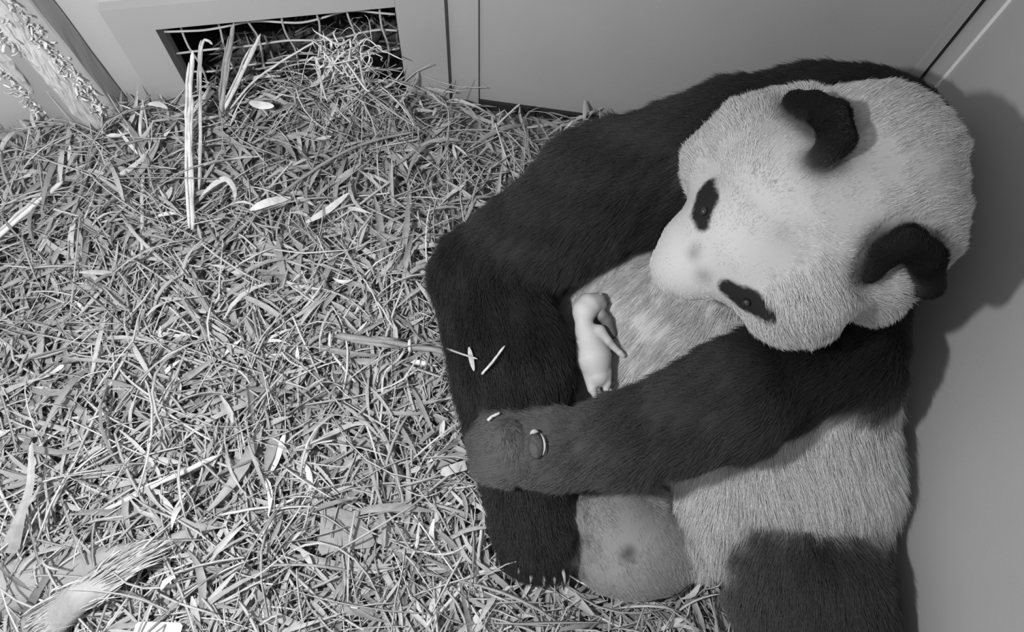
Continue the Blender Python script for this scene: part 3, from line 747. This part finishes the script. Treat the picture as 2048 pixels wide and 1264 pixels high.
def bark_sheet(name, e0, e1, z0, z1, out, seed, base):
    """a thin ragged sheet of peeling bark on one face of the post"""
    r = np.random.default_rng(seed); nz, nx = 60, 14; V, Fs = [], []
    j0 = np.cumsum(r.normal(0, .03, nz+1)); j1 = np.cumsum(r.normal(0, .045, nz+1)); j0 -= np.linspace(0, j0[-1], nz+1); j1 -= np.linspace(0, j1[-1], nz+1)
    for k in range(nz+1):
        t = k/nz; z = z0+(z1-z0)*t
        a = j0[k]*.5+r.normal(0, .03); b = 1+j1[k]+r.normal(0, .04); close = min(1, t/.12)**.5
        a, b = .5+(a-.5)*close, .5+(b-.5)*close*(.55+.45*t)
        for i in range(nx+1):
            u = a+(b-a)*i/nx; ed = min(i, nx-i)/nx*2
            p = e0+(e1-e0)*u+upL*z+out*(.003+.006*min(1, ed*3)+.004*math.sin(9*u+23*t)+r.normal(0, .0018)); V.append(p)
    m = nx+1; N = len(V)
    V += [p-out*.004 for p in V]
    for k in range(nz):
        for i in range(nx): q = (k*m+i, k*m+i+1, (k+1)*m+i+1, (k+1)*m+i); Fs.append(q); Fs.append(tuple(x+N for x in q[::-1]))
    for k in range(nz):
        for i in (0, nx): q = (k*m+i, (k+1)*m+i, (k+1)*m+i+N, k*m+i+N); Fs.append(q if i else q[::-1])
    link_mesh(name, np.array(V)-pctr, Fs, M_POST, post, False)
nL = unit(np.append([(cc_-cl_)[1], -(cc_-cl_)[0]], 0)); nF = unit(np.append([(cr_-cc_)[1], -(cr_-cc_)[0]], 0))
bark_sheet('peeled_bark', cc_, cc_+(cr_-cc_)*.72, .12, 1.4, nF, 3, .5)
bark_sheet('peeled_bark', cl_, cc_-(cc_-cl_)*.35, .30, 1.4, nL, 4, .5)
e7 = cc_+(cr_-cc_)*.66
V, Fs, S = shreds([(cl_+upL*.2, cl_+upL*1.3, unit(oL+oC)), (cl_+upL*.2, cl_+upL*1.3, oL), (e7+upL*.22, e7+upL*1.0, nF), (cc_+upL*.5, cc_+upL*1.2, oC)], 1500, 31, L=(.008, .026), spread=.009)
link_mesh('shredded_bark', np.array(V)-pctr, Fs, M_BARK, post, True, S)['kind'] = 'stuff'

# ------------------------------------------------------------------ frayed branch lying in the lower left corner
br_pts = [lay(-70, 1200, .02), lay(60, 1165, .02), lay(190, 1135, .025), lay(310, 1098, .03), lay(430, 1045, .03)]
bp = smooth_path(br_pts, 6); brr = np.interp(np.linspace(0, 1, len(bp)), [0, .3, .6, 1], [.068, .052, .034, .012])
V, Fs = tube(bp, brr, 16, .75); V = np.array(V); V = V+wob(V, 25, 4)*.009
bctr = np.array([bp[6][0], bp[6][1], 0.05])
branch = link_mesh('fallen_branch', V-bctr, Fs, M_LOG); branch.location = bctr
tag(branch, 'thick weathered grey branch with a frayed pale end lying in the lower left straw', 'branch')
a0, a1 = lay(60, 1262, .06), lay(250, 1140, .10); a2 = lay(330, 1150, .06)
core = smooth_path([lay(70, 1268, .05), lay(165, 1195, .085), lay(270, 1125, .08)], 6)
V, Fs = tube(core, np.interp(np.linspace(0, 1, len(core)), [0, .4, 1], [.050, .036, .012]), 12, .7); V = np.array(V)+wob(np.array(V), 40, 8)*.005
link_mesh('peeled_side_limb', V-bctr, Fs, M_LIMB, branch)
dirn = unit(a1-a0)
def fibres(n, seed):
    r = np.random.default_rng(seed); V, Fs, S = [], [], []
    for _ in range(n):
        t = r.random(); p = core[0]+(core[-1]-core[0])*t+np.array([0, 0, .025*(1-t)+.01])+np.cross(dirn, up)*r.normal(0, .022*(1-.5*t))
        d = unit(dirn+r.normal(0, .11, 3)*np.array([1, 1, .5])); ln = r.uniform(.03, .12); w = r.uniform(.0008, .0026)
        pts = [p+d*ln*u+up*.012*math.sin(3*u+r.random()) for u in np.linspace(0, 1, 6)]
        v, f = tube(pts, [w*.5, w, w, w, w*.7, w*.2], 5, .5); bb = len(V); V += v; Fs += [tuple(i+bb for i in q) for q in f]; S += [r.uniform(.28, .58)]*len(v)
    return V, Fs, S
V, Fs, S = fibres(420, 17)
link_mesh('frayed_fibres', np.array(V)-bctr, Fs, M_BARK, branch, True, S)['kind'] = 'stuff'

# ------------------------------------------------------------------ curly tuft crowning the heap in front of the hatch
tc_ = onA(690, 92, .06)
def tuft():
    r = np.random.default_rng(77); V, Fs, S = [], [], []
    for _ in range(90):
        p = tc_+uA3*r.normal(0, .045)+np.array([0, 0, r.normal(0, .02)-.005])+nA3*r.uniform(-.01, .05)
        d = unit(r.normal(size=3)+np.array([0, 0, -.4])); e = unit(r.normal(size=3)); ln = r.uniform(.03, .10); w = r.uniform(.0014, .0038)
        ph = r.uniform(0, 6); am = r.uniform(.1, .35)
        pts = [p+d*ln*u+e*ln*am*(math.sin(ph+5*u)-math.sin(ph)) for u in np.linspace(0, 1, 9)]
        v, f = tube(pts, [w*.4, w, w, w, w, w, w, w*.7, w*.2], 5, .5); bb = len(V); V += v; Fs += [tuple(i+bb for i in q) for q in f]; S += [r.uniform(.45, .8)]*len(v)
    return np.array(V), Fs, S
uA3 = np.append(uA, 0); nA3 = np.append(nA, 0)
V, Fs, S = tuft(); tb = np.array([tc_[0], tc_[1], tc_[2]-.10])
o = link_mesh('root_tuft', V-tb, Fs, M_STRAW, None, True, S); o.location = tb
tag(o, 'tangled curly tuft of pale fibres crowning the straw heap in front of the hatch', 'tuft')
